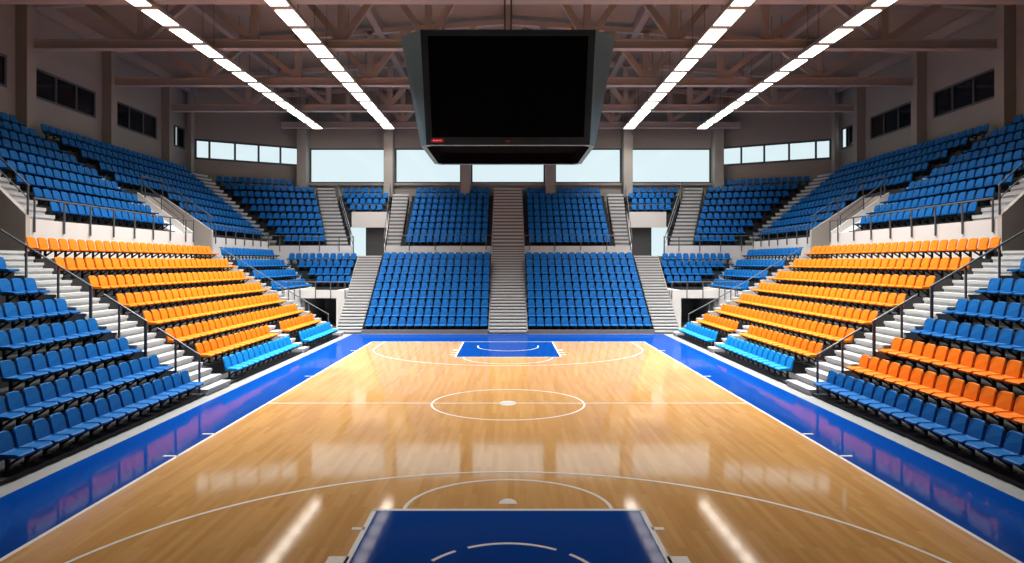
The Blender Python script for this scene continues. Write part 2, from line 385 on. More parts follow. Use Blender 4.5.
for s, sn in SIDES:
    rot = -s * math.pi / 2
    def side_terrace(name, r0, r1, y0, y1, base=0.0, back=None, m=None):
        rows = [((X(s, xl(r) - .45), y0), (X(s, xl(r) - .45), y1), zl(r)) for r in range(r0, r1 + 1)]
        e = X(s, back if back else xl(r1) + .55)
        return terrace(name, rows, base, ((e, y0), (e, y1)), m)
    # near blue block
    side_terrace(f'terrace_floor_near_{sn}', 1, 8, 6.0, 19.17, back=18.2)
    for r in range(1, 9):
        a = xl(r) - .22; x = X(s, a)
        y_in = abs(x) * F / ((516 if s > 0 else 508) + 34)
        col = 'orange' if (s > 0 and r in (2, 3)) else 'blue'
        if y_in < 18.9: seat_row((x, 19.07), (x, y_in), zl(r), rot, col, f'near {sn} block', r, 'stairs', .485, anchor=True)
    # stairs beside it
    staircase(f'near flight of pale steps between blue and orange blocks on the {sn}', (X(s, 9.93), 19.2), (X(s, 9.93), 20.8), (X(s, 17.6), 19.2), (X(s, 17.6), 20.8), 0, 23 * .209, 23, riser=M['step'], drop=.25)
    box_struct(f'floor_landing_near_{sn}', M['terrace'], X(s, 17.6), X(s, 21.5), 19.2, 22.0, 4.3, 23 * .209)
    b = MB(); b.hexa([(X(s, 10.2), 19.25), (X(s, 10.2), 20.75), (X(s, 17.6), 20.75), (X(s, 17.6), 19.25)], 0, [.05, .05, 4.2, 4.2]); struct(fixn(b.build(f'terrace_floor_ramp_{sn}', M['terrace'])))
    # orange block
    side_terrace(f'terrace_floor_front_{sn}', 1, 2, 20.95, 28.2)
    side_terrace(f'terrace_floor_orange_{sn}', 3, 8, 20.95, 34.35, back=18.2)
    side_terrace(f'terrace_floor_small_{sn}', 1, 2, 29.0, 34.45)
    for r in range(1, 9):
        x = X(s, xl(r) - .22)
        seat_row((x, (0, 21.2, 21.15, 21.15, 21.25, 21.3, 21.2, 21.05, 20.97)[r]), (x, 28.1 if r < 3 else 34.3), zl(r), rot, 'brightened' if r == 1 else 'orange', f'{sn} orange block' if r > 1 else f'{sn} front row', r, 'near end', .505)
        if r < 3: seat_row((x, 29.05), (x, 34.4), zl(r), rot, 'brightened' if r == 1 else 'orange', f'small {sn} block by tunnel', r, 'near end', .505)
    staircase(f'short steps splitting the front row of sky blue seats on the {sn}', (X(s, 9.93), 28.22), (X(s, 9.93), 28.98), (X(s, 11.93), 28.22), (X(s, 11.93), 28.98), 0, 1.25, 6, riser=M['step'], drop=.2)
    staircase(f'narrow flight at the far end of the orange block on the {sn}', (X(s, 9.93), 34.5), (X(s, 9.93), 35.07), (X(s, 17.6), 34.5), (X(s, 17.6), 35.07), 0, 23 * .209, 23, riser=M['step'], drop=.3)
    b = MB(); b.hexa([(X(s, 10.2), 34.5), (X(s, 10.2), 35.15), (X(s, 17.6), 35.15), (X(s, 17.6), 34.5)], 0, [.02, .02, 4.2, 4.2]); struct(fixn(b.build(f'terrace_floor_far_ramp_{sn}', M['terrace'])))
    # corner blue block F (continues rows 5-8) and G (turned to the court end)
    fend = {5: 41.75, 6: 42.3, 7: 42.85, 8: 43.4}
    rows = [((X(s, xl(r) - .45), 35.2), (X(s, xl(r) - .45), fend[r] + .05), zl(r)) for r in range(5, 9)]
    terrace(f'terrace_floor_corner_side_{sn}', rows, 0.0, ((X(s, 18.2), 35.2), (X(s, 18.2), 43.45)))
    for r in range(5, 9):
        x = X(s, xl(r) - .22); seat_row((x, 35.3), (x, fend[r]), zl(r), rot, 'blue', f'{sn} corner block beside orange seats', r - 4, 'near end', .5)
    gl = lambda n: (X(s, 14.0 + .9 * (n - 1)), 42.2 + .55 * (n - 1))
    gr = lambda n: (X(s, 11.3), 42.2 + .55 * (n - 1))
    gz = lambda n: 2.6 + .56 * (n - 1)
    terrace(f'terrace_floor_corner_end_{sn}', [((gl(n)[0], gl(n)[1] - .3), (gr(n)[0], gr(n)[1] - .3), gz(n)) for n in range(1, 5)], 2.05, ((gl(5)[0], 44.2), (gr(4)[0], 44.2)))
    for n in range(1, 5):
        seat_row((gr(n)[0], gr(n)[1]), (gl(n)[0], gl(n)[1]), gz(n), 0, 'blue', f'{sn} block above tunnel', n, 'flight of steps', .52)
    # diagonal steps between F and G
    staircase(f'diagonal steps climbing between the two lower corner blocks on the {sn}', (X(s, 14.55), 41.85), (X(s, 14.2), 42.05), (X(s, 17.75), 43.6), (X(s, 17.15), 44.0), 2.4, 4.7, 9, riser=M['step'])
    # landing in front of G, tunnel under it
    box_struct(f'floor_landing_tunnel_{sn}', M['beige'], X(s, 11.34), X(s, 13.95), 38.7, 42.0, 2.05, 2.35)
    box_struct(f'wall_tunnel_front_{sn}', M['parapet'], X(s, 11.34), X(s, 13.75), 38.5, 38.7, 2.02, 2.55)
    box_struct(f'wall_corner_front_{sn}', M['parapet'], X(s, 13.75), X(s, 13.96), 35.2, 41.7, 0, 2.62)
    b = MB(); b.hexa([(X(s, 10.68), 38.5), (X(s, 11.34), 38.5), (X(s, 11.34), 44.2), (X(s, 10.9), 44.2)], 0, 2.55); struct(fixn(b.build(f'wall_tunnel_pier_{sn}', M['parapet'])))
    box_struct(f'wall_tunnel_inner_{sn}', M['dark'], X(s, 13.5), X(s, 13.75), 38.7, 44.2, 0, 2.05)
    box_struct(f'wall_tunnel_end_{sn}', M['dark'], X(s, 11.12), X(s, 13.5), 43.0, 43.2, 0, 2.05)
    d = thing('passage_door', f'tall grey door leaf inside the tunnel under the {sn} corner seats', 'door', (X(s, 11.4), 39.9, 0))
    b = MB(); b.box(X(s, 11.36), X(s, 11.42), 39.2, 41.2, 0.02, 1.98); child(b, 'door_leaf', M['door'], d)
    b = MB(); b.box(X(s, 11.42), X(s, 11.46), 39.35, 39.45, .95, 1.05); child(b, 'door_handle', M['bezel'], d)
    # parapets of the upper tier
    box_struct(f'wall_parapet_near_{sn}', M['parapet'], X(s, 18.2), X(s, 18.42), 22.2, 33.55, 4.3, 6.05)
    box_struct(f'wall_parapet_far_{sn}', M['parapet'], X(s, 18.2), X(s, 18.42), 36.0, 44.45, 4.3, 5.95)
    # upper block A
    rows = [((X(s, xu(n) - .45), 23.8), (X(s, xu(n) - .45), A_END[n] + .1), zu(n)) for n in range(1, 10)]
    terrace(f'terrace_floor_upper_near_{sn}', rows, 4.3, ((X(s, 25.5), 23.8), (X(s, 25.5), 29.5)))
    for n in range(1, 10):
        x = X(s, xu(n) - .22); a = abs(x)
        y0 = max(23.95, a * F / ((508 if s < 0 else 516) + 8) + .05)
        seat_row((x, A_END[n]), (x, y0), zu(n), rot, 'blue', f'upper {sn} near block', n, 'far stairs', .5)
    staircase(f'steps at the near end of the upper tier on the {sn}', (X(s, 18.5), 22.3), (X(s, 18.5), 23.75), (X(s, 25.0), 22.3), (X(s, 25.0), 23.75), 6.0, 11.4, 18, riser=M['step'], drop=.3)
    b = MB(); b.hexa([(X(s, 18.45), 22.25), (X(s, 18.45), 23.78), (X(s, 25.0), 23.78), (X(s, 25.0), 22.25)], 4.3, [5.75, 5.75, 11.0, 11.0]); struct(fixn(b.build(f'terrace_floor_near_steps_{sn}', M['terrace'])))
    # aisle stairs between A and B (upper rows)
    staircase(f'steps between the near and far blocks of the upper {sn} tier', (X(s, 21.42), 31.15), (X(s, 21.42), 32.12), (X(s, 24.92), 29.45), (X(s, 24.92), 29.95), 8.3, 11.0, 12, riser=M['step'], drop=.3)
    # vomitory between A and B
    b = MB(); b.hexa([(X(s, 18.2), 33.55), (X(s, 18.2), 33.75), (X(s, 21.4), 33.75), (X(s, 21.4), 33.55)], 4.3, [6.15, 6.15, 8.45, 8.45]); struct(fixn(b.build(f'wall_passage_near_{sn}', M['parapet'])))
    b = MB(); b.hexa([(X(s, 18.2), 35.8), (X(s, 18.2), 36.0), (X(s, 21.4), 36.0), (X(s, 21.4), 35.8)], 4.3, [6.35, 6.35, 8.55, 8.55]); struct(fixn(b.build(f'wall_passage_far_{sn}', M['beige'])))
    box_struct(f'wall_passage_back_{sn}', M['beige'], X(s, 21.2), X(s, 21.34), 33.75, 35.8, 4.3, 8.3)
    box_struct(f'floor_passage_{sn}', M['terrace'], X(s, 18.2), X(s, 21.4), 33.75, 35.8, 4.3, 4.7)
    b = MB(); b.hexa([(X(s, 18.42), 32.45), (X(s, 18.42), 33.55), (X(s, 21.4), 33.55), (X(s, 21.4), 32.45)], 4.3, [5.9, 5.9, 8.0, 8.0]); struct(fixn(b.build(f'terrace_floor_infill_{sn}', M['parapet'])))
    # near sloped wall of the near passage
    b = MB(); b.hexa([(X(s, 18.2), 22.0), (X(s, 18.2), 22.2), (X(s, 25.6), 22.2), (X(s, 25.6), 22.0)], 4.3, [6.2, 6.2, 13.4, 13.4]); struct(fixn(b.build(f'wall_near_passage_{sn}', M['beige'])))
    # upper block B
    rows = [((X(s, xu(n) - .45), B_START[n] - .05), (X(s, xu(n) - .45), B_END), zu(n)) for n in range(1, 10)]
    b = MB()
    for k, (A, Bq, z) in enumerate(rows):
        x2 = rows[k + 1][0][0] if k < 8 else X(s, 25.5)
        ya = A[1]; yb = rows[k + 1][0][1] if (k < 8 and k >= 4) else ya
        b.hexa([A, Bq, (x2, B_END), (x2, yb)], 4.3, z)
    struct(fixn(b.build(f'terrace_floor_upper_far_{sn}', M['terrace'])))
    for n in range(1, 10):
        x = X(s, xu(n) - .22)
        seat_row((x, B_START[n]), (x, B_END - .05), zu(n), rot, 'blue', f'upper {sn} far block', n, 'near end', .5)
    # corner block C
    cl = lambda n: (X(s, 17.45 + 6.2 * (n - 1) / 8), (0, 44.9, 45.3, 45.65, 46.0, 46.25, 46.45, 46.6, 46.75, 46.9, 47.35)[n])
    cr = lambda n: (X(s, 13.95 + 2.65 * (n - 1) / 8), 44.9 + 5.0 * (n - 1) / 8)
    cz = lambda n: 5.7 + .61 * (n - 1)
    rows = []
    for n in range(1, 11):
        A, Bq = Vector(cl(n)), Vector(cr(n)); d = (Bq - A).normalized(); nr = Vector((d.y, -d.x)); nr = nr if nr.y < 0 else -nr
        A2, B2 = A + nr * .03, Bq + nr * .28
        rows.append((tuple(A2), tuple(B2), cz(n)))
    terrace(f'terrace_floor_upper_corner_{sn}', rows[:9], 4.3, (rows[9][0], rows[9][1]))
    for n in range(1, 10):
        A, Bq = Vector(cl(n)), Vector(cr(n)); d = Bq - A
        ang = math.atan2(d.y, d.x) if s < 0 else math.atan2(-d.y, -d.x)
        seat_row(cr(n), cl(n), cz(n), ang, 'blue', f'upper {sn} corner block', n, 'end wall stairs', .53, skip=(lambda p: n == 9 and abs(p.x) < abs(X(s, 18.2))))
    # stairs B / C and C / D
    staircase(f'diagonal flight between the upper side tier and corner block on the {sn}', (X(s, 18.75), B_END + .03), (X(s, 17.85), B_END - .04), (X(s, 24.9), B_END + .08), (X(s, 24.3), 46.5), 5.75, 11.3, 18, riser=M['riser'], drop=.4)
    staircase(f'upper flight below the big window at the {sn} corner of the end wall', (X(s, 13.75), 44.5), (X(s, 12.05), 44.5), (X(s, 16.4), 49.9), (X(s, 14.95), 49.9), 5.0, 10.7, 18, drop=.4)
    # parapet of C
    box_struct(f'wall_parapet_corner_{sn}', M['parapet'], X(s, 11.9), X(s, 18.42), 44.25, 44.45, 4.25, 5.65)
    # block D above the door
    dl = lambda n: X(s, 13.0 + .33 * (n - 5)); dr = 9.98; dy = lambda n: 44.45 + .65 * (n - 1); dz = lambda n: 5.6 + .55 * (n - 1)
    rows = [((dl(n), dy(n) - .33), (X(s, dr), dy(n) - .33), dz(n)) for n in range(6, 10)]
    terrace(f'terrace_floor_above_door_{sn}', rows, 7.25, ((dl(9), 50.3), (X(s, dr), 50.3)))
    for n in range(6, 10):
        seat_row((X(s, dr), dy(n)), (dl(n), dy(n)), dz(n), 0, 'blue', f'small {sn} block above door', n - 5, 'centre side', .56, skip=(lambda p: n == 9 and abs(p.x) < X(1, 10.75)))
    box_struct(f'wall_above_door_{sn}', M['parapet'], X(s, 9.75), X(s, 12.6), 47.0, 47.2, 7.2, 8.45)
    b = MB(); b.hexa([(s * 9.34, 44.3), (s * 9.42, 44.3), (s * 9.74, 47.6), (s * 9.66, 47.6)], 4.3, [5.6, 5.6, 8.6, 8.6]); struct(fixn(b.build(f'wall_beside_door_{sn}', M['beige'])))
    # door and lit pane
    box_struct(f'floor_door_landing_{sn}', M['riser'], X(s, 9.0), X(s, 10.75), 42.15, 44.2, 4.4, 4.86)
    box_struct(f'floor_door_recess_{sn}', M['riser'], X(s, 9.75), X(s, 12.9), 44.2, 47.7, 4.4, 4.86)
    dd = struct(thing(f'door_{1 if s < 0 else 2}', f'dark grey door at the top of the {sn} flight of steps', 'door', (X(s, 10.6), 47.5, 4.86)))
    b = MB(); b.box(X(s, 9.6), X(s, 11.5), 47.45, 47.55, 4.88, 7.28); child(b, 'door_leaf', M['door'], dd)
    b = MB(); b.box(X(s, 11.5), X(s, 11.56), 47.4, 47.6, 4.86, 7.28); child(b, 'door_jamb', M['frame'], dd)
    b = MB(); b.box(X(s, 11.3), X(s, 11.38), 47.38, 47.45, 5.8, 6.0); child(b, 'door_handle', M['rail'], dd)
    ww = struct(thing(f'window_{16 if s < 0 else 17}', f'bright glass pane beside the door at the top of the {sn} steps', 'window', (X(s, 12.1), 47.5, 4.86)))
    b = MB(); b.box(X(s, 11.56), X(s, 12.8), 47.46, 47.54, 4.88, 7.28); child(b, 'pane', M['pane'], ww)
    # columns of the side wall
    for k, (y0, y1) in enumerate(((24.0, 24.6), (30.3, 30.9), (36.75, 37.3), (43.05, 43.6), (46.0, 46.45)), 1):
        xo = 26.0 if k < 5 else 25.3
        box_struct(f'column_{sn}_{k}', M['column'], X(s, 25.0), X(s, xo), y0, y1, 4.3, 18.3)
    # ---------------- railings
    for k, (xa, za, xb, zb, ps, nm) in enumerate((((10.1), 1.35, 11.5, 2.24, (10.12, 10.9), 'lowest'), (11.85, 2.46, 13.25, 3.34, (11.9, 13.2 - .45), 'middle'), (13.65, 3.6, 17.3, 5.88, (13.7, 14.75, 15.8, 16.9), 'top'))):
        tz = lambda a: za + (zb - za) * (a - xa) / (xb - xa)
        ends = sorted(set(ps) | {xa + .02})
        railing(f'{nm} length of dark handrail beside the near steps on the {sn}', [(X(s, xa), 19.12, za - .0), (X(s, xb), 19.12, zb)],
                [(X(s, a), 19.12, zl(min(8, 1 + int(a - 9.97))), tz(a)) for a in ends])
    railing(f'long handrail descending past the tunnel on the {sn}', [(X(s, 17.4), 35.13, 5.3), (X(s, 12.4), 35.13, 2.17), (X(s, 10.8), 35.13, 1.26)],
            [(X(s, 10.82), 35.13, .1, 1.26), (X(s, 12.0), 35.13, 1.1, 1.93), (X(s, 13.5), 35.13, 2.2, 2.85), (X(s, 15.1), 35.13, 3.2, 3.85), (X(s, 16.7), 35.13, 4.2, 4.86)], r=.03)
    railing(f'railing on the white wall above the tunnel on the {sn}', [(X(s, 13.7), 35.3, 3.2), (X(s, 13.7), 38.45, 3.1), (X(s, 10.7), 38.45, 3.1)],
            [(X(s, 13.7), y, 2.0, 3.12) for y in (35.4, 36.4, 37.4, 38.4)] + [(X(s, a), 38.45, 1.98, 3.1) for a in (12.7, 11.7, 10.75)], r=.03)
    railing(f'railing along the upper white parapet above the orange seats on the {sn}', [(X(s, 18.15), 22.3, 6.86), (X(s, 18.15), 33.7, 6.78)],
            [(X(s, 18.15), 22.35 + 1.5 * k, 5.55, 6.84) for k in range(8)] + [(X(s, 18.15), 33.65, 5.55, 6.78)])
    railing(f'sloping handrail on the dark wall at the near end of the {sn} upper tier', [(X(s, 18.15), 22.1, 7.3), (X(s, 22.0), 22.1, 11.0)],
            [(X(s, 18.2), 22.1, 6.2, 7.34), (X(s, 20.2), 22.1, 8.1, 9.27)], mids=[[(X(s, 18.15), 22.1, 6.8), (X(s, 22.0), 22.1, 10.5)]])
    railing(f'sloping handrail on the near wall of the upper passage on the {sn}', [(X(s, 18.7), 33.65, 7.1), (X(s, 21.0), 33.65, 8.9)],
            [(X(s, 18.72), 33.65, 6.4, 7.1), (X(s, 20.0), 33.65, 7.4, 8.12), (X(s, 20.95), 33.65, 8.1, 8.86)], mids=[[(X(s, 18.7), 33.65, 6.75), (X(s, 21.0), 33.65, 8.5)]])
    railing(f'handrail around the back and far wall of the upper passage on the {sn}', [(X(s, 21.25), 33.75, 9.4), (X(s, 21.25), 35.9, 9.35), (X(s, 18.25), 35.9, 7.2)],
            [(X(s, 21.25), 33.8, 8.2, 9.4), (X(s, 21.25), 35.85, 8.35, 9.35), (X(s, 19.8), 35.9, 7.4, 8.3), (X(s, 18.28), 35.9, 5.5, 7.2)], mids=[[(X(s, 21.25), 35.9, 8.95), (X(s, 18.3), 35.9, 6.8)]])
    railing(f'railing along the white parapet of the far upper block on the {sn}', [(X(s, 18.15), 36.1, 6.72), (X(s, 18.15), 44.2, 6.55)],
            [(X(s, 18.15), 36.2 + 1.33 * k, 5.55, 6.7) for k in range(7)])
    railing(f'railing along the white parapet of the upper corner on the {sn}', [(X(s, 18.0), 44.2, 6.4), (X(s, 11.7), 44.2, 6.3), (X(s, 11.7), 44.2, 5.0)],
            [(X(s, a), 44.2, 5.2, 6.36) for a in (17.3, 15.8, 14.3, 12.8, 11.72)], r=.03)
    railing(f'handrail down the edge of the upper steps beside the door on the {sn}', [(X(s, 14.5), 49.4, 11.1), (X(s, 11.86), 44.5, 6.3)],
            [(X(s, 14.4), 49.2, 9.9, 10.9), (X(s, 13.45), 47.5, 8.0, 9.2), (X(s, 11.84), 44.55, 5.0, 6.35)], mids=[[(X(s, 14.5), 49.4, 10.6), (X(s, 11.86), 44.5, 5.8)]])
    railing(f'railing in front of the small {sn} block above the door', [(X(s, 12.6), 47.3, 9.1), (X(s, 9.6), 47.3, 9.0)], [(X(s, a), 47.3, 7.9, 9.05) for a in (12.5, 11.1, 9.65)], r=.025)
    railing(f'handrail down the inner side of the small {sn} block', [(s * 9.88, 49.0, 11.0), (s * 9.46, 44.4, 6.2)], [(s * 9.86, 48.8, 9.5, 10.8), (s * 9.48, 44.6, 5.6, 6.4)], r=.025)

    # ---------------- end stand, halves either side of the centre steps
    ecz = lambda n: .12 + .525 * (n - 1); ey = lambda n: 36.35 + .66 * (n - 1)
    rows = [((X(s, 1.22), ey(n) - .45), (s * 8.98, ey(n) - .45), ecz(n)) for n in range(1, 10)]
    terrace(f'terrace_floor_end_{sn}', rows, 0, ((s * 1.22, 44.0), (s * 8.98, 44.0)))
    b = MB(); b.box(s * 1.22, s * 8.98, 35.72, 35.9, 0, .24); struct(b.build(f'trim_plinth_end_{sn}', M['riser']))
    for n in range(1, 10):
        seat_row((s * 1.25, ey(n)), (s * 8.95, ey(n)), ecz(n), 0, 'blue', f'{sn} end block', n, 'centre stairs', .513)
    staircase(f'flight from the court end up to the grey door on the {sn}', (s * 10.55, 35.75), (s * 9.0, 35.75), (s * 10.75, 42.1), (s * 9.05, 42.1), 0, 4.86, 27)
    b = MB(); b.hexa([(s * 10.55, 36.2), (s * 9.0, 36.2), (s * 9.05, 42.1), (s * 10.7, 42.1)], 0, [.05, .05, 4.5, 4.5]); struct(fixn(b.build(f'terrace_floor_end_ramp_{sn}', M['riser'])))
    b = MB(); b.hexa([(s * 10.57, 35.9), (s * 10.62, 35.9), (s * 10.82, 42.1), (s * 10.77, 42.1)], 0, [.1, .1, 4.9, 4.9]); struct(fixn(b.build(f'wall_stringer_end_{sn}', M['riser'])))
    box_struct(f'wall_parapet_end_{sn}', M['parapet'], s * 1.25, s * 9.3, 43.95, 44.12, 5.03, 5.62)
    box_struct(f'wall_parapet_base_{sn}', M['terrace'], s * 1.25, s * 9.3, 43.97, 44.1, 4.3, 5.03)
    uz = lambda n: 5.6 + .55 * (n - 1); uy = lambda n: 44.5 + .64 * (n - 1)
    rows = [((s * 1.25, uy(n) - .36), (s * 8.15, uy(n) - .36), uz(n)) for n in range(1, 10)]
    terrace(f'terrace_floor_upper_end_{sn}', rows, 4.3, ((s * 1.25, 50.3), (s * 8.15, 50.3)))
    for n in range(1, 10):
        seat_row((s * 1.3, uy(n)), (s * 8.12, uy(n)), uz(n), 0, 'blue', f'upper {sn} end block', n, 'centre stairs', .525, skip=(lambda p: n == 9 and 2.95 < abs(p.x) < 4.3))
    staircase(f'upper flight of steps beside the upper end block on the {sn}', (s * 9.25, 44.2), (s * 8.2, 44.2), (s * 9.7, 49.25), (s * 8.35, 49.25), 5.1, 10.1, 16, drop=.6)
    railing(f'railing in front of the upper end block on the {sn}', [(s * 1.25, 43.9, 6.4), (s * 9.3, 43.9, 6.4)], [(s * a, 43.9, 5.3, 6.4) for a in (1.65, 3.55, 5.5, 7.45, 9.25)], r=.025)
    b = MB(); b.hexa([(s * 1.16, 35.9), (s * 1.22, 35.9), (s * 1.22, 44.0), (s * 1.16, 44.0)], 0, [.2, .2, 5.6, 5.6]); struct(fixn(b.build(f'wall_stringer_centre_{sn}', M['dark'])))
    b = MB(); b.hexa([(s * 1.19, 44.0), (s * 1.25, 44.0), (s * 1.25, 50.2), (s * 1.19, 50.2)], 4.3, [5.75, 5.75, 10.5, 10.5]); struct(fixn(b.build(f'wall_stringer_upper_centre_{sn}', M['dark'])))

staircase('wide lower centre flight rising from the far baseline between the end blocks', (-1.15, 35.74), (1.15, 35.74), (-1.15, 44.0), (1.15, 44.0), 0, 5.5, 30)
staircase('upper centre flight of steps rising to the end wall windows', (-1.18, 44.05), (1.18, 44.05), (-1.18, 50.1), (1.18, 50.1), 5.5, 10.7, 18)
b = MB(); b.hexa([(-1.15, 36.2), (1.15, 36.2), (1.15, 44.0), (-1.15, 44.0)], 0, [.05, .05, 5.2, 5.2]); b.hexa([(-1.18, 44.1), (1.18, 44.1), (1.18, 50.2), (-1.18, 50.2)], 4.3, [5.3, 5.3, 10.2, 10.2])
struct(fixn(b.build('terrace_floor_centre_ramp', M['riser'])))

# ------------------------------------------------------------------ walls and windows
WIN = [0]
def wall_with_hole(name, P, Q, z0, z1, holes, th=.25, m=None):
    """vertical wall from P to Q; holes: (t0, t1, za, zb) along the wall in metres"""
    P, Q = Vector(P), Vector(Q); L = (Q - P).length; d = (Q - P) / L; n = Vector((-d.y, d.x)) * th
    b = MB()
    def seg(t0, t1, a, c):
        if t1 - t0 < 1e-4 or c - a < 1e-4: return
        p, q = P + d * t0, P + d * t1; b.hexa([tuple(p), tuple(q), tuple(q + n), tuple(p + n)], a, c)
    t = 0
    for t0, t1, a, c in sorted(holes):
        seg(t, t0, z0, z1); seg(t0, t1, z0, a); seg(t0, t1, c, z1); t = t1
    seg(t, L, z0, z1)
    return struct(fixn(b.build(name, m or M['wall'])))
def window(P, Q, t0, t1, za, zb, cuts, mats, fw=.1, depth=.12):
    """framed window in the wall P-Q, panes split at the fractions cuts"""
    WIN[0] += 1
    P, Q = Vector(P), Vector(Q); d = (Q - P).normalized(); n = Vector((-d.y, d.x))
    o = thing(f'window_{WIN[0]}', 'window', 'window', (*(P + d * (t0 + t1) / 2), za)); struct(o); del o['label']; del o['category']
    def q(a, c, e0, e1): p, r = P + d * a, P + d * c; return [tuple(p + n * e0), tuple(r + n * e0), tuple(r + n * e1), tuple(p + n * e1)]
    b = MB(); ts = [t0] + [t0 + (t1 - t0) * c for c in cuts] + [t1]
    b.hexa(q(t0, t1, -.04, depth), za, za + fw); b.hexa(q(t0, t1, -.04, depth), zb - fw, zb)
    for t in ts:
        a, c = (t, t + fw) if t == t0 else ((t - fw, t) if t == t1 else (t - fw / 2, t + fw / 2))
        b.hexa(q(a, c, -.04, depth), za + fw, zb - fw)
    child(b, 'window_frame', M['frame'], o)
    for k in range(len(ts) - 1):
        b = MB(); b.hexa(q(ts[k] + fw * .4, ts[k + 1] - fw * .4, .03, .07), za + fw * .5, zb - fw * .5); child(b, 'pane', mats[k % len(mats)], o)
    return o
def roofz(x): return 20.2 - .07 * abs(x)
WT = 18.42
# end wall: five large windows between columns
EC = [X(-1, 17.5), X(-1, 10.15), -3.6, 3.6, X(1, 10.15), X(1, 17.5)]
holes = []
P, Q = (EC[0] - .3, 50.3), (EC[-1] + .3, 50.3)
for k in range(5):
    holes.append((EC[k] - P[0] + .42, EC[k + 1] - P[0] - .42, 11.2, 14.2))
wall_with_hole('wall_end', P, Q, 4.3, 18.9, holes)
for h in holes: window(P, Q, h[0], h[1], h[2], h[3], (), [M['pane']], fw=.12)
for k, x in enumerate(EC): box_struct(f'column_end_{k + 1}', M['column'], x - .38, x + .38, 49.35, 50.3, 9.9, 18.6)
box_struct('trim_end_sill', M['column'], EC[0], EC[-1], 50.1, 50.3, 11.0, 11.2)
for s, sn in SIDES:
    # slanted corner wall with a strip of five panes
    A, B = (X(s, 25.7), 46.75), (X(s, 17.6), 50.75)
    p, q = (A, B) if s < 0 else (B, A)
    L = (Vector(q) - Vector(p)).length
    h = (.5, L - .35, 12.7, 14.35) if s < 0 else (.35, L - .5, 12.7, 14.35)
    wall_with_hole(f'wall_corner_{sn}', p, q, 4.3, 18.42, [h])
    cuts = (.13, .36, .58, .79) if s < 0 else (.21, .42, .64, .87)
    window(p, q, *h, cuts, [M['pane']], fw=.16)
    # side wall with three-pane dark windows between columns
    p, q = ((X(s, 25.6), -4), (X(s, 25.6), 46.6)) if s < 0 else ((X(s, 25.6), 46.6), (X(s, 25.6), -4))
    spans = [(24.9, 30.1), (31.2, 36.5), (37.6, 42.8), (43.9, 46.45)]
    hs = [((y0 + .25 + 4, y1 - .35 + 4) if s < 0 else (46.6 - y1 + .35, 46.6 - y0 - .25)) + (13.3, 14.95) for y0, y1 in spans]
    wall_with_hole(f'wall_{sn}', p, q, 4.3, WT, hs)
    for j, h in enumerate(hs):
        if j < 3: window(p, q, *h, (.33, .66), [M['darkpane']], fw=.12)
        else: window(p, q, *h, (.34, .5), [M['pane'] if s > 0 else M['darkpane'], M['darkpane'], M['darkpane']] if s > 0 else [M['darkpane'], M['pane'], M['darkpane']], fw=.12)
wall_with_hole('wall_back', (26.9, -4), (-25.6, -4), 0, 18.4, [])
for s, sn in SIDES:
    box_struct(f'wall_lower_{sn}', M['dark'], X(s, 21.6), X(s, 21.8), -4, 22.0, 0, 13.0)
# gables closing the walls up to the roof
b = MB()
for s in (-1, 1):
    xe = X(s, 17.6); b.hexa([(0, 50.3), (xe, 50.3), (xe, 50.55), (0, 50.55)], 18.9, [roofz(0) + .1, roofz(xe) + .1, roofz(xe) + .1, roofz(0) + .1])
struct(fixn(b.build('wall_end_gable', M['wall'])))
for s, sn in SIDES:
    x0, x1 = X(s, 25.7), X(s, 17.6); b = MB()
    b.hexa([(x0, 46.75), (x1, 50.75), (x1, 51.0), (x0, 47.0)], 18.4, [roofz(x0) + .1, roofz(x1) + .1, roofz(x1) + .1, roofz(x0) + .1])
    struct(fixn(b.build(f'wall_corner_gable_{sn}', M['wall'])))
# roof
b = MB()
for s in (-1, 1):
    xe = X(s, 26.6)
    b.hexa([(0, -4.2), (0, 51), (xe, 51), (xe, -4.2)], [roofz(0), roofz(0), roofz(xe), roofz(xe)], [roofz(0) + .2, roofz(0) + .2, roofz(xe) + .2, roofz(xe) + .2])
struct(fixn(b.build('ceiling', M['deck'])))
for k, a in enumerate((0, 8.2, -8.2, 17.2, -17.2, 25.2, -25.2)):
    x = X(1 if a > 0 else -1, abs(a)); zc = roofz(x)
    w = .42 if abs(a) < 20 else .3
    b = MB(); b.box(x - w / 2, x + w / 2, -4, 50.2, zc - .62, zc - .02); struct(b.build(f'beam_purlin_{k + 1}', M['purlin']))
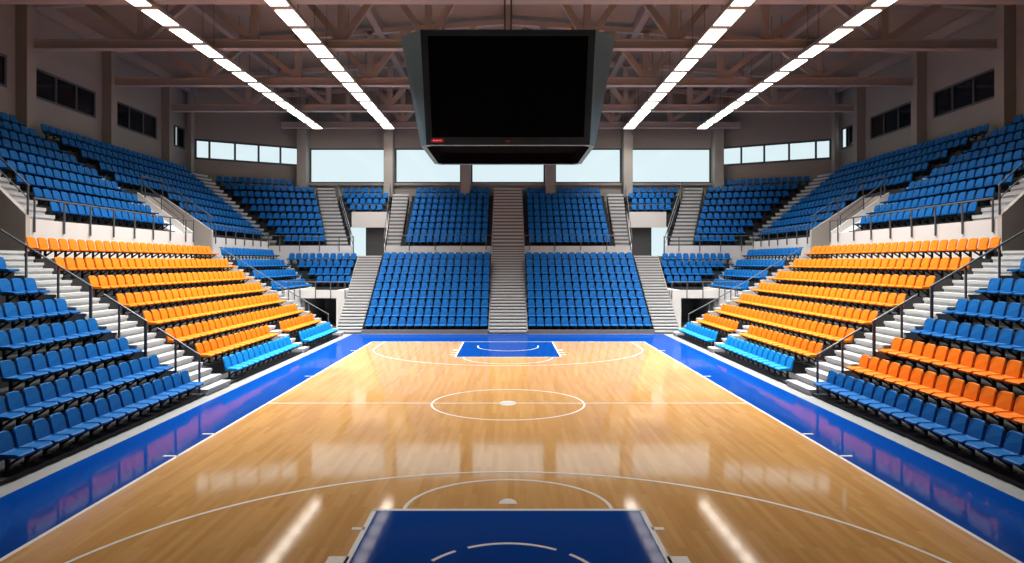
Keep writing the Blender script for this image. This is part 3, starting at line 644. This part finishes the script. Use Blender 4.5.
# cross purlins of the deck
# ------------------------------------------------------------------ trusses
ZC = 15.66
TY = [25.25, 30.9, 37.3, 43.6, 49.0]
TN = ['showing only its lower edge above the scoreboard', 'crossing just behind the top of the scoreboard', 'second beyond the scoreboard', 'third beyond the scoreboard', 'against the end wall']
for y, nm in zip(TY, TN):
    half = 24.98 if y < 45 else 19.0
    t = thing('roof_truss', f'brown steel roof truss {nm}', 'truss', (0, y, ZC), 'steel roof trusses')
    b = MB()
    for z0, z1, w in ((ZC, ZC + .07, .42), (ZC + .07, ZC + .43, .30), (ZC + .43, ZC + .5, .42)): b.box(X(-1, half), X(1, half), y - w / 2, y + w / 2, z0, z1)
    child(b, 'bottom_chord', M['truss'], t)
    for s in (-1, 1):
        b = MB(); zt = lambda a: roofz(X(s, a)) - .45
        b.bar((0, y, zt(0)), (X(s, half), y, zt(half)), .3, .32); child(b, 'top_chord', M['truss'], t)
        js = [4.2, 8.8, 13.4, 19.4]
        for a in js:
            if a > half: continue
            b = MB(); b.bar((X(s, a), y, ZC + .45), (X(s, a), y, zt(a)), .36, .3, up=(0, 1, 0)); child(b, 'vertical', M['truss'], t)
        ap = [2.1, 6.5, 11.2, 16.5, 22.3]
        dg = [(4.2, 2.1), (4.2, 6.5), (8.8, 6.5), (8.8, 11.2), (13.4, 16.5), (19.4, 16.5), (19.4, 22.3)]
        for a, c in dg:
            if max(a, c) > half: continue
            b = MB(); b.bar((X(s, a), y, ZC + .4), (X(s, c), y, zt(c)), .26, .34); child(b, 'diagonal', M['truss'], t)
    b = MB(); b.bar((0, y, ZC + .45), (0, y, roofz(0) - .45), .26, .26, up=(0, 1, 0)); child(b, 'vertical', M['truss'], t)

# ------------------------------------------------------------------ strip lights
LAMP_W, LAMP_SPREAD = 300.0, 106
for a, nm, w in ((-9.82, 'inner strip of bright light panels left of the scoreboard', .8), (9.98, 'inner strip of bright light panels right of the scoreboard', .8),
              (-15.7, 'outer strip of bright light panels over the left stand', .72), (16.0, 'outer strip of bright light panels over the right stand', .72)):
    x = a; zb = 15.42; n = 15 if abs(a) < 12 else 12  # inner strips carry extra unseen panels, added to brighten the court
    t = thing('strip_light', nm, 'light', (x, 48.4, zb), 'suspended strip lights')
    b = MB(); y0, y1 = 48.5 - 2.1 * n, 48.5
    b.box(x - w / 2 - .08, x + w / 2 + .08, y0, y1, zb + .03, zb + .16); child(b, 'housing', M['housing'], t)
    for k in range(n):
        ya = 48.4 - 2.1 * (k + 1) + .25; b = MB(); b.box(x - w / 2, x + w / 2, ya, ya + 1.62, zb, zb + .028); child(b, 'light_panel', M['lamp'], t)
        ld = bpy.data.lights.new('panel_light', 'AREA'); ld.shape = 'RECTANGLE'; ld.size = w * .6; ld.size_y = 1.2
        ld.energy = LAMP_W * (1.25 if abs(a) < 12 else .36) * (.95 if ya < 22 else 1.3 if ya < 33 else (.55 if ya < 40 else .42)); ld.spread = math.radians(LAMP_SPREAD); ld.color = (1.0, 0.96, 0.90)
        lo = bpy.data.objects.new('panel_light', ld); COL.objects.link(lo); lo.parent = t; lo.location = (0, ya + .81 - 48.4, -.012)
    for k in range(0, n, 2):
        ya = 48.4 - 2.1 * (k + .5)
        for e in (-1, 1):
            b = MB(); b.tube([(x + e * w * .4, ya, zb + .16), (x + e * w * .4, ya, roofz(x) - .02)], .015, n=5); child(b, 'hanger', M['rail'], t)

# ------------------------------------------------------------------ scoreboard
sb = thing('scoreboard', 'huge dark video scoreboard hanging over the court', 'scoreboard', (0, 22, 8.42))
YA, YZ = 20.0, 24.0
def ring(hx, ox, oy, z): return [(-hx, YA, z), (hx, YA, z), (ox, YA + oy, z), (ox, YZ - oy, z), (hx, YZ, z), (-hx, YZ, z), (-ox, YZ - oy, z), (-ox, YA + oy, z)]
top, bot = ring(3.0, 3.78, .57, 12.36), ring(2.79, 3.0, .22, 8.42)
inb = [(x * .945, 22 + (y - 22) * .93, 8.42) for x, y, z in bot]; rec = [(x * .90, 22 + (y - 22) * .9, 8.85) for x, y, z in bot]
b = MB(); b.add(top, [tuple(range(8))], M['board'])
b.add(top + bot, [(0, 1, 9, 8), (4, 5, 13, 12)], M['bezel'])
b.add(top + bot, [(k, (k + 1) % 8, 8 + (k + 1) % 8, 8 + k) for k in (2, 6)], M['board'])
b.add(inb + rec, [(k, (k + 1) % 8, 8 + (k + 1) % 8, 8 + k) for k in range(8)], M['void'])
b.add(rec, [tuple(range(8))], M['void'])
child(b, 'housing', None, sb)
b = MB(); b.add(bot + inb, [(k, (k + 1) % 8, 8 + (k + 1) % 8, 8 + k) for k in range(8)]); child(b, 'bottom_rim', M['boardside'], sb)
for k in (1, 3, 5, 7):
    k2 = (k + 1) % 8; q = [Vector(p) for p in (top[k], top[k2], bot[k2], bot[k])]; c = sum(q, Vector()) / 4
    n = (q[1] - q[0]).cross(q[2] - q[0]).normalized(); n = n if n.dot(c - Vector((0, 22, c.z))) > 0 else -n
    b = MB(); b.add([p + n * .02 for p in q] + [p - n * .05 for p in q], [(0, 1, 2, 3), (7, 6, 5, 4), (0, 4, 5, 1), (1, 5, 6, 2), (2, 6, 7, 3), (3, 7, 4, 0)]); child(b, 'side_panel', M['boardside'], sb)
for yf, sg in ((YA, -1), (YZ, 1)):
    fw = [(-2.76, 12.16), (2.76, 12.16), (2.60, 8.68), (-2.60, 8.68)]; fo = [(-3.0, 12.36), (3.0, 12.36), (2.79, 8.42), (-2.79, 8.42)]
    b = MB(); y0 = yf + sg * .06
    b.add([(x, y0, z) for x, z in fo] + [(x, y0, z) for x, z in fw] + [(x, yf, z) for x, z in fo] + [(x, yf + sg * .012, z) for x, z in fw],
          [(k, (k + 1) % 4, 4 + (k + 1) % 4, 4 + k) for k in range(4)] + [(8 + k, 8 + (k + 1) % 4, (k + 1) % 4, k) for k in range(4)] + [(4 + k, 4 + (k + 1) % 4, 12 + (k + 1) % 4, 12 + k) for k in range(4)])
    fr = child(b, 'screen_frame', M['bezel'], sb)
    b = MB(); b.add([(x, yf + sg * .02, z) for x, z in fw], [(0, 1, 2, 3)]); child(b, 'screen', M['screen'], sb)
# small red lit sign at the lower corner of the frame and a small mark at its middle
b = MB(); b.box(-2.62, -2.20, 19.91, 19.945, 8.50, 8.62); sg = child(b, 'red_sign', M['red'], sb); sg['label'] = 'small red lit sign on the bezel'
b = MB()
for k, (x, w, h) in enumerate(((-2.56, .03, .05), (-2.51, .035, .035), (-2.46, .03, .05), (-2.41, .035, .035), (-2.36, .03, .035), (-2.31, .03, .05))): b.box(x, x + w, 19.895, 19.91, 8.56 - h / 2, 8.56 + h / 2)
child(b, 'red_characters', M['redlit'], sb)
b = MB(); b.box(-.09, .07, 19.92, 19.945, 8.53, 8.56); child(b, 'frame_mark', M['red'], sb)
b = MB(); b.box(-.32, .32, 20.35, 20.9, 12.36, 12.48); b.box(-.22, .22, 21.6, 22.4, 12.36, 12.75); child(b, 'hoist_mount', M['board'], sb)
for x in (-.12, .12):
    b = MB(); b.tube([(x, 22.0, 12.7), (x, 22.0, roofz(0) - .6)], .03); child(b, 'hoist_cable', M['rail'], sb)
b = MB(); b.tube([(-.3, 20.6, 12.42), (-.55, 20.6, 12.6), (-.95, 20.6, 12.62), (-1.0, 20.6, 12.42), (-1.03, 20.6, 12.36)], .015)
b.tube([(.3, 20.6, 12.42), (.55, 20.6, 12.68), (.85, 20.6, 12.62), (.9, 20.6, 12.42), (.93, 20.6, 12.36)], .015)
child(b, 'loop_wire', M['bracket'], sb)
b = MB()
for e in (-1, 1):
    b.tube([(e * 1.0, 20.6, 12.5), (e * 2.0, 20.5, 12.55), (e * 3.0, 20.4, 12.4)], .012)
child(b, 'loop_wire', M['bracket'], sb)

# ------------------------------------------------------------------ seats into the scene
def proj(p):
    return (HU + F * p.x / p.y, HV + F * (HZ - p.z) / p.y)
def seat_area(s):
    R = Matrix.Rotation(s['rot'], 3, 'Z'); o = Vector((s['x'], s['y'], s['z']))
    P = [proj(o + R @ Vector(v)) for v in ((-.23, .16, .42), (.23, .16, .42), (-.21, .24, .76), (-.23, -.29, .42))]
    s['uv'] = P[0]
    a = Vector(P[1]) - Vector(P[0]); c = Vector(P[2]) - Vector(P[0]); e = Vector(P[3]) - Vector(P[0])
    s['pw'] = max(abs(P[1][0] - P[0][0]), abs(P[2][1] - P[0][1]))
    return abs(a.x * c.y - a.y * c.x) + .6 * abs(a.x * e.y - a.y * e.x)
for s in SEATS: s['area'] = seat_area(s); s['in'] = -14 < s['uv'][0] < 1038 and s['uv'][1] > -10
SEATS = [s for s in SEATS if s['in']]
pick = []
for cs in (('blue', 'brightened'), ('orange',)):
    L = sorted([s for s in SEATS if s['c'] in cs], key=lambda s: -(s['area'] + (1e6 if s['c'] == 'brightened' else 0)))
    pick += L[:300]
    for s in L[:300]: s['pick'] = True
NAMES = {'blue': 'blue_stadium_seat', 'brightened': 'brightened_blue_stadium_seat', 'orange': 'orange_stadium_seat'}
WORD = {'blue': 'blue', 'brightened': 'sky blue', 'orange': 'orange'}
PROTO = {}
for s in pick:
    nm = NAMES[s['c']]; big = s['pw'] > 8.0
    key = (s['c'], big)
    if key not in PROTO:
        if big:
            o = bpy.data.objects.new(nm, None); o.empty_display_size = .2; COL.objects.link(o)
            ch = []
            for n2, me in (('backrest', SEATMESH[s['c']][0]), ('seat_pan', SEATMESH[s['c']][1]), ('bracket', BRACKET)):
                c = bpy.data.objects.new(n2, me); c.parent = o; COL.objects.link(c); ch.append(c)
        else:
            o = bpy.data.objects.new(nm, SMALL[s['c']]); COL.objects.link(o); ch = []
        PROTO[key] = (o, ch)
    else:
        src, kids = PROTO[key]; o = src.copy(); COL.objects.link(o)
        for k in kids:
            c = k.copy(); c.parent = o; COL.objects.link(c)
    o.location = (s['x'], s['y'], s['z']); o.rotation_euler = (0, 0, s['rot'])
    rw = 'front' if s['row'] == 1 and 'upper' not in s['block'] else ('lowest' if s['row'] == 1 else ORD[s['row']])
    row = '' if 'front row' in s['block'] else f'in {rw} row of '
    o['label'] = f"{WORD[s['c']]} seat, {ORD[s['k']]} from {s['end']} {row or 'in '}{s['block']}"
    o['category'] = 'seat'; o['group'] = f"{WORD[s['c']]} seats of the {s['block']}"
for c, lab in (('blue', 'rows of small blue seats filling the end stand and the far upper tiers'), ('orange', 'remaining orange seats toward the far ends of the orange rows')):
    rest = [s for s in SEATS if s['c'] == c and not s.get('pick')]
    vs, fs, mi = [], [], []; V, Fc, Mi = WHOLE[c]
    for s in rest:
        b0 = len(vs); cs, sn_ = math.cos(s['rot']), math.sin(s['rot'])
        vs += [(s['x'] + x * cs - y * sn_, s['y'] + x * sn_ + y * cs, s['z'] + z) for x, y, z in V]
        fs += [tuple(b0 + i for i in f) for f in Fc]; mi += Mi
    me = bpy.data.meshes.new(NAMES[c] + 's'); me.from_pydata(vs, [], fs); me.materials.append(M[c]); me.materials.append(M['bracket'])
    me.polygons.foreach_set('material_index', mi); me.update()
    o = bpy.data.objects.new(NAMES[c] + 's', me); COL.objects.link(o); o['kind'] = 'stuff'; tag(o, lab, 'seats')
print('seats', len(SEATS), 'picked', len(pick), {c: len([s for s in SEATS if s['c'] == c]) for c in NAMES})

# ------------------------------------------------------------------ world, camera, view
w = bpy.data.worlds.new('World'); SC.world = w; w.use_nodes = True
w.node_tree.nodes['Background'].inputs['Color'].default_value = (0.5, 0.6, 0.7, 1); w.node_tree.nodes['Background'].inputs['Strength'].default_value = 0.02
cd = bpy.data.cameras.new('camera'); cam = bpy.data.objects.new('camera', cd); COL.objects.link(cam)
cam.location = (0, 0, HZ); cam.rotation_euler = (math.pi / 2, 0, 0)
cd.sensor_fit = 'HORIZONTAL'; cd.sensor_width = 36; cd.lens = F / 1024 * 36
cd.shift_x = (512 - HU) / 1024; cd.shift_y = -(281.5 - HV) / 1024
cd.clip_end = 200
SC.camera = cam
SC.view_settings.view_transform = 'Standard'; SC.view_settings.look = 'None'; SC.view_settings.gamma = 1; SC.view_settings.exposure = 0.0
SC.view_settings.use_curve_mapping = False
SC.cycles.use_denoising = True
SC.cycles.max_bounces = 8
SC.cycles.sample_clamp_indirect = 6
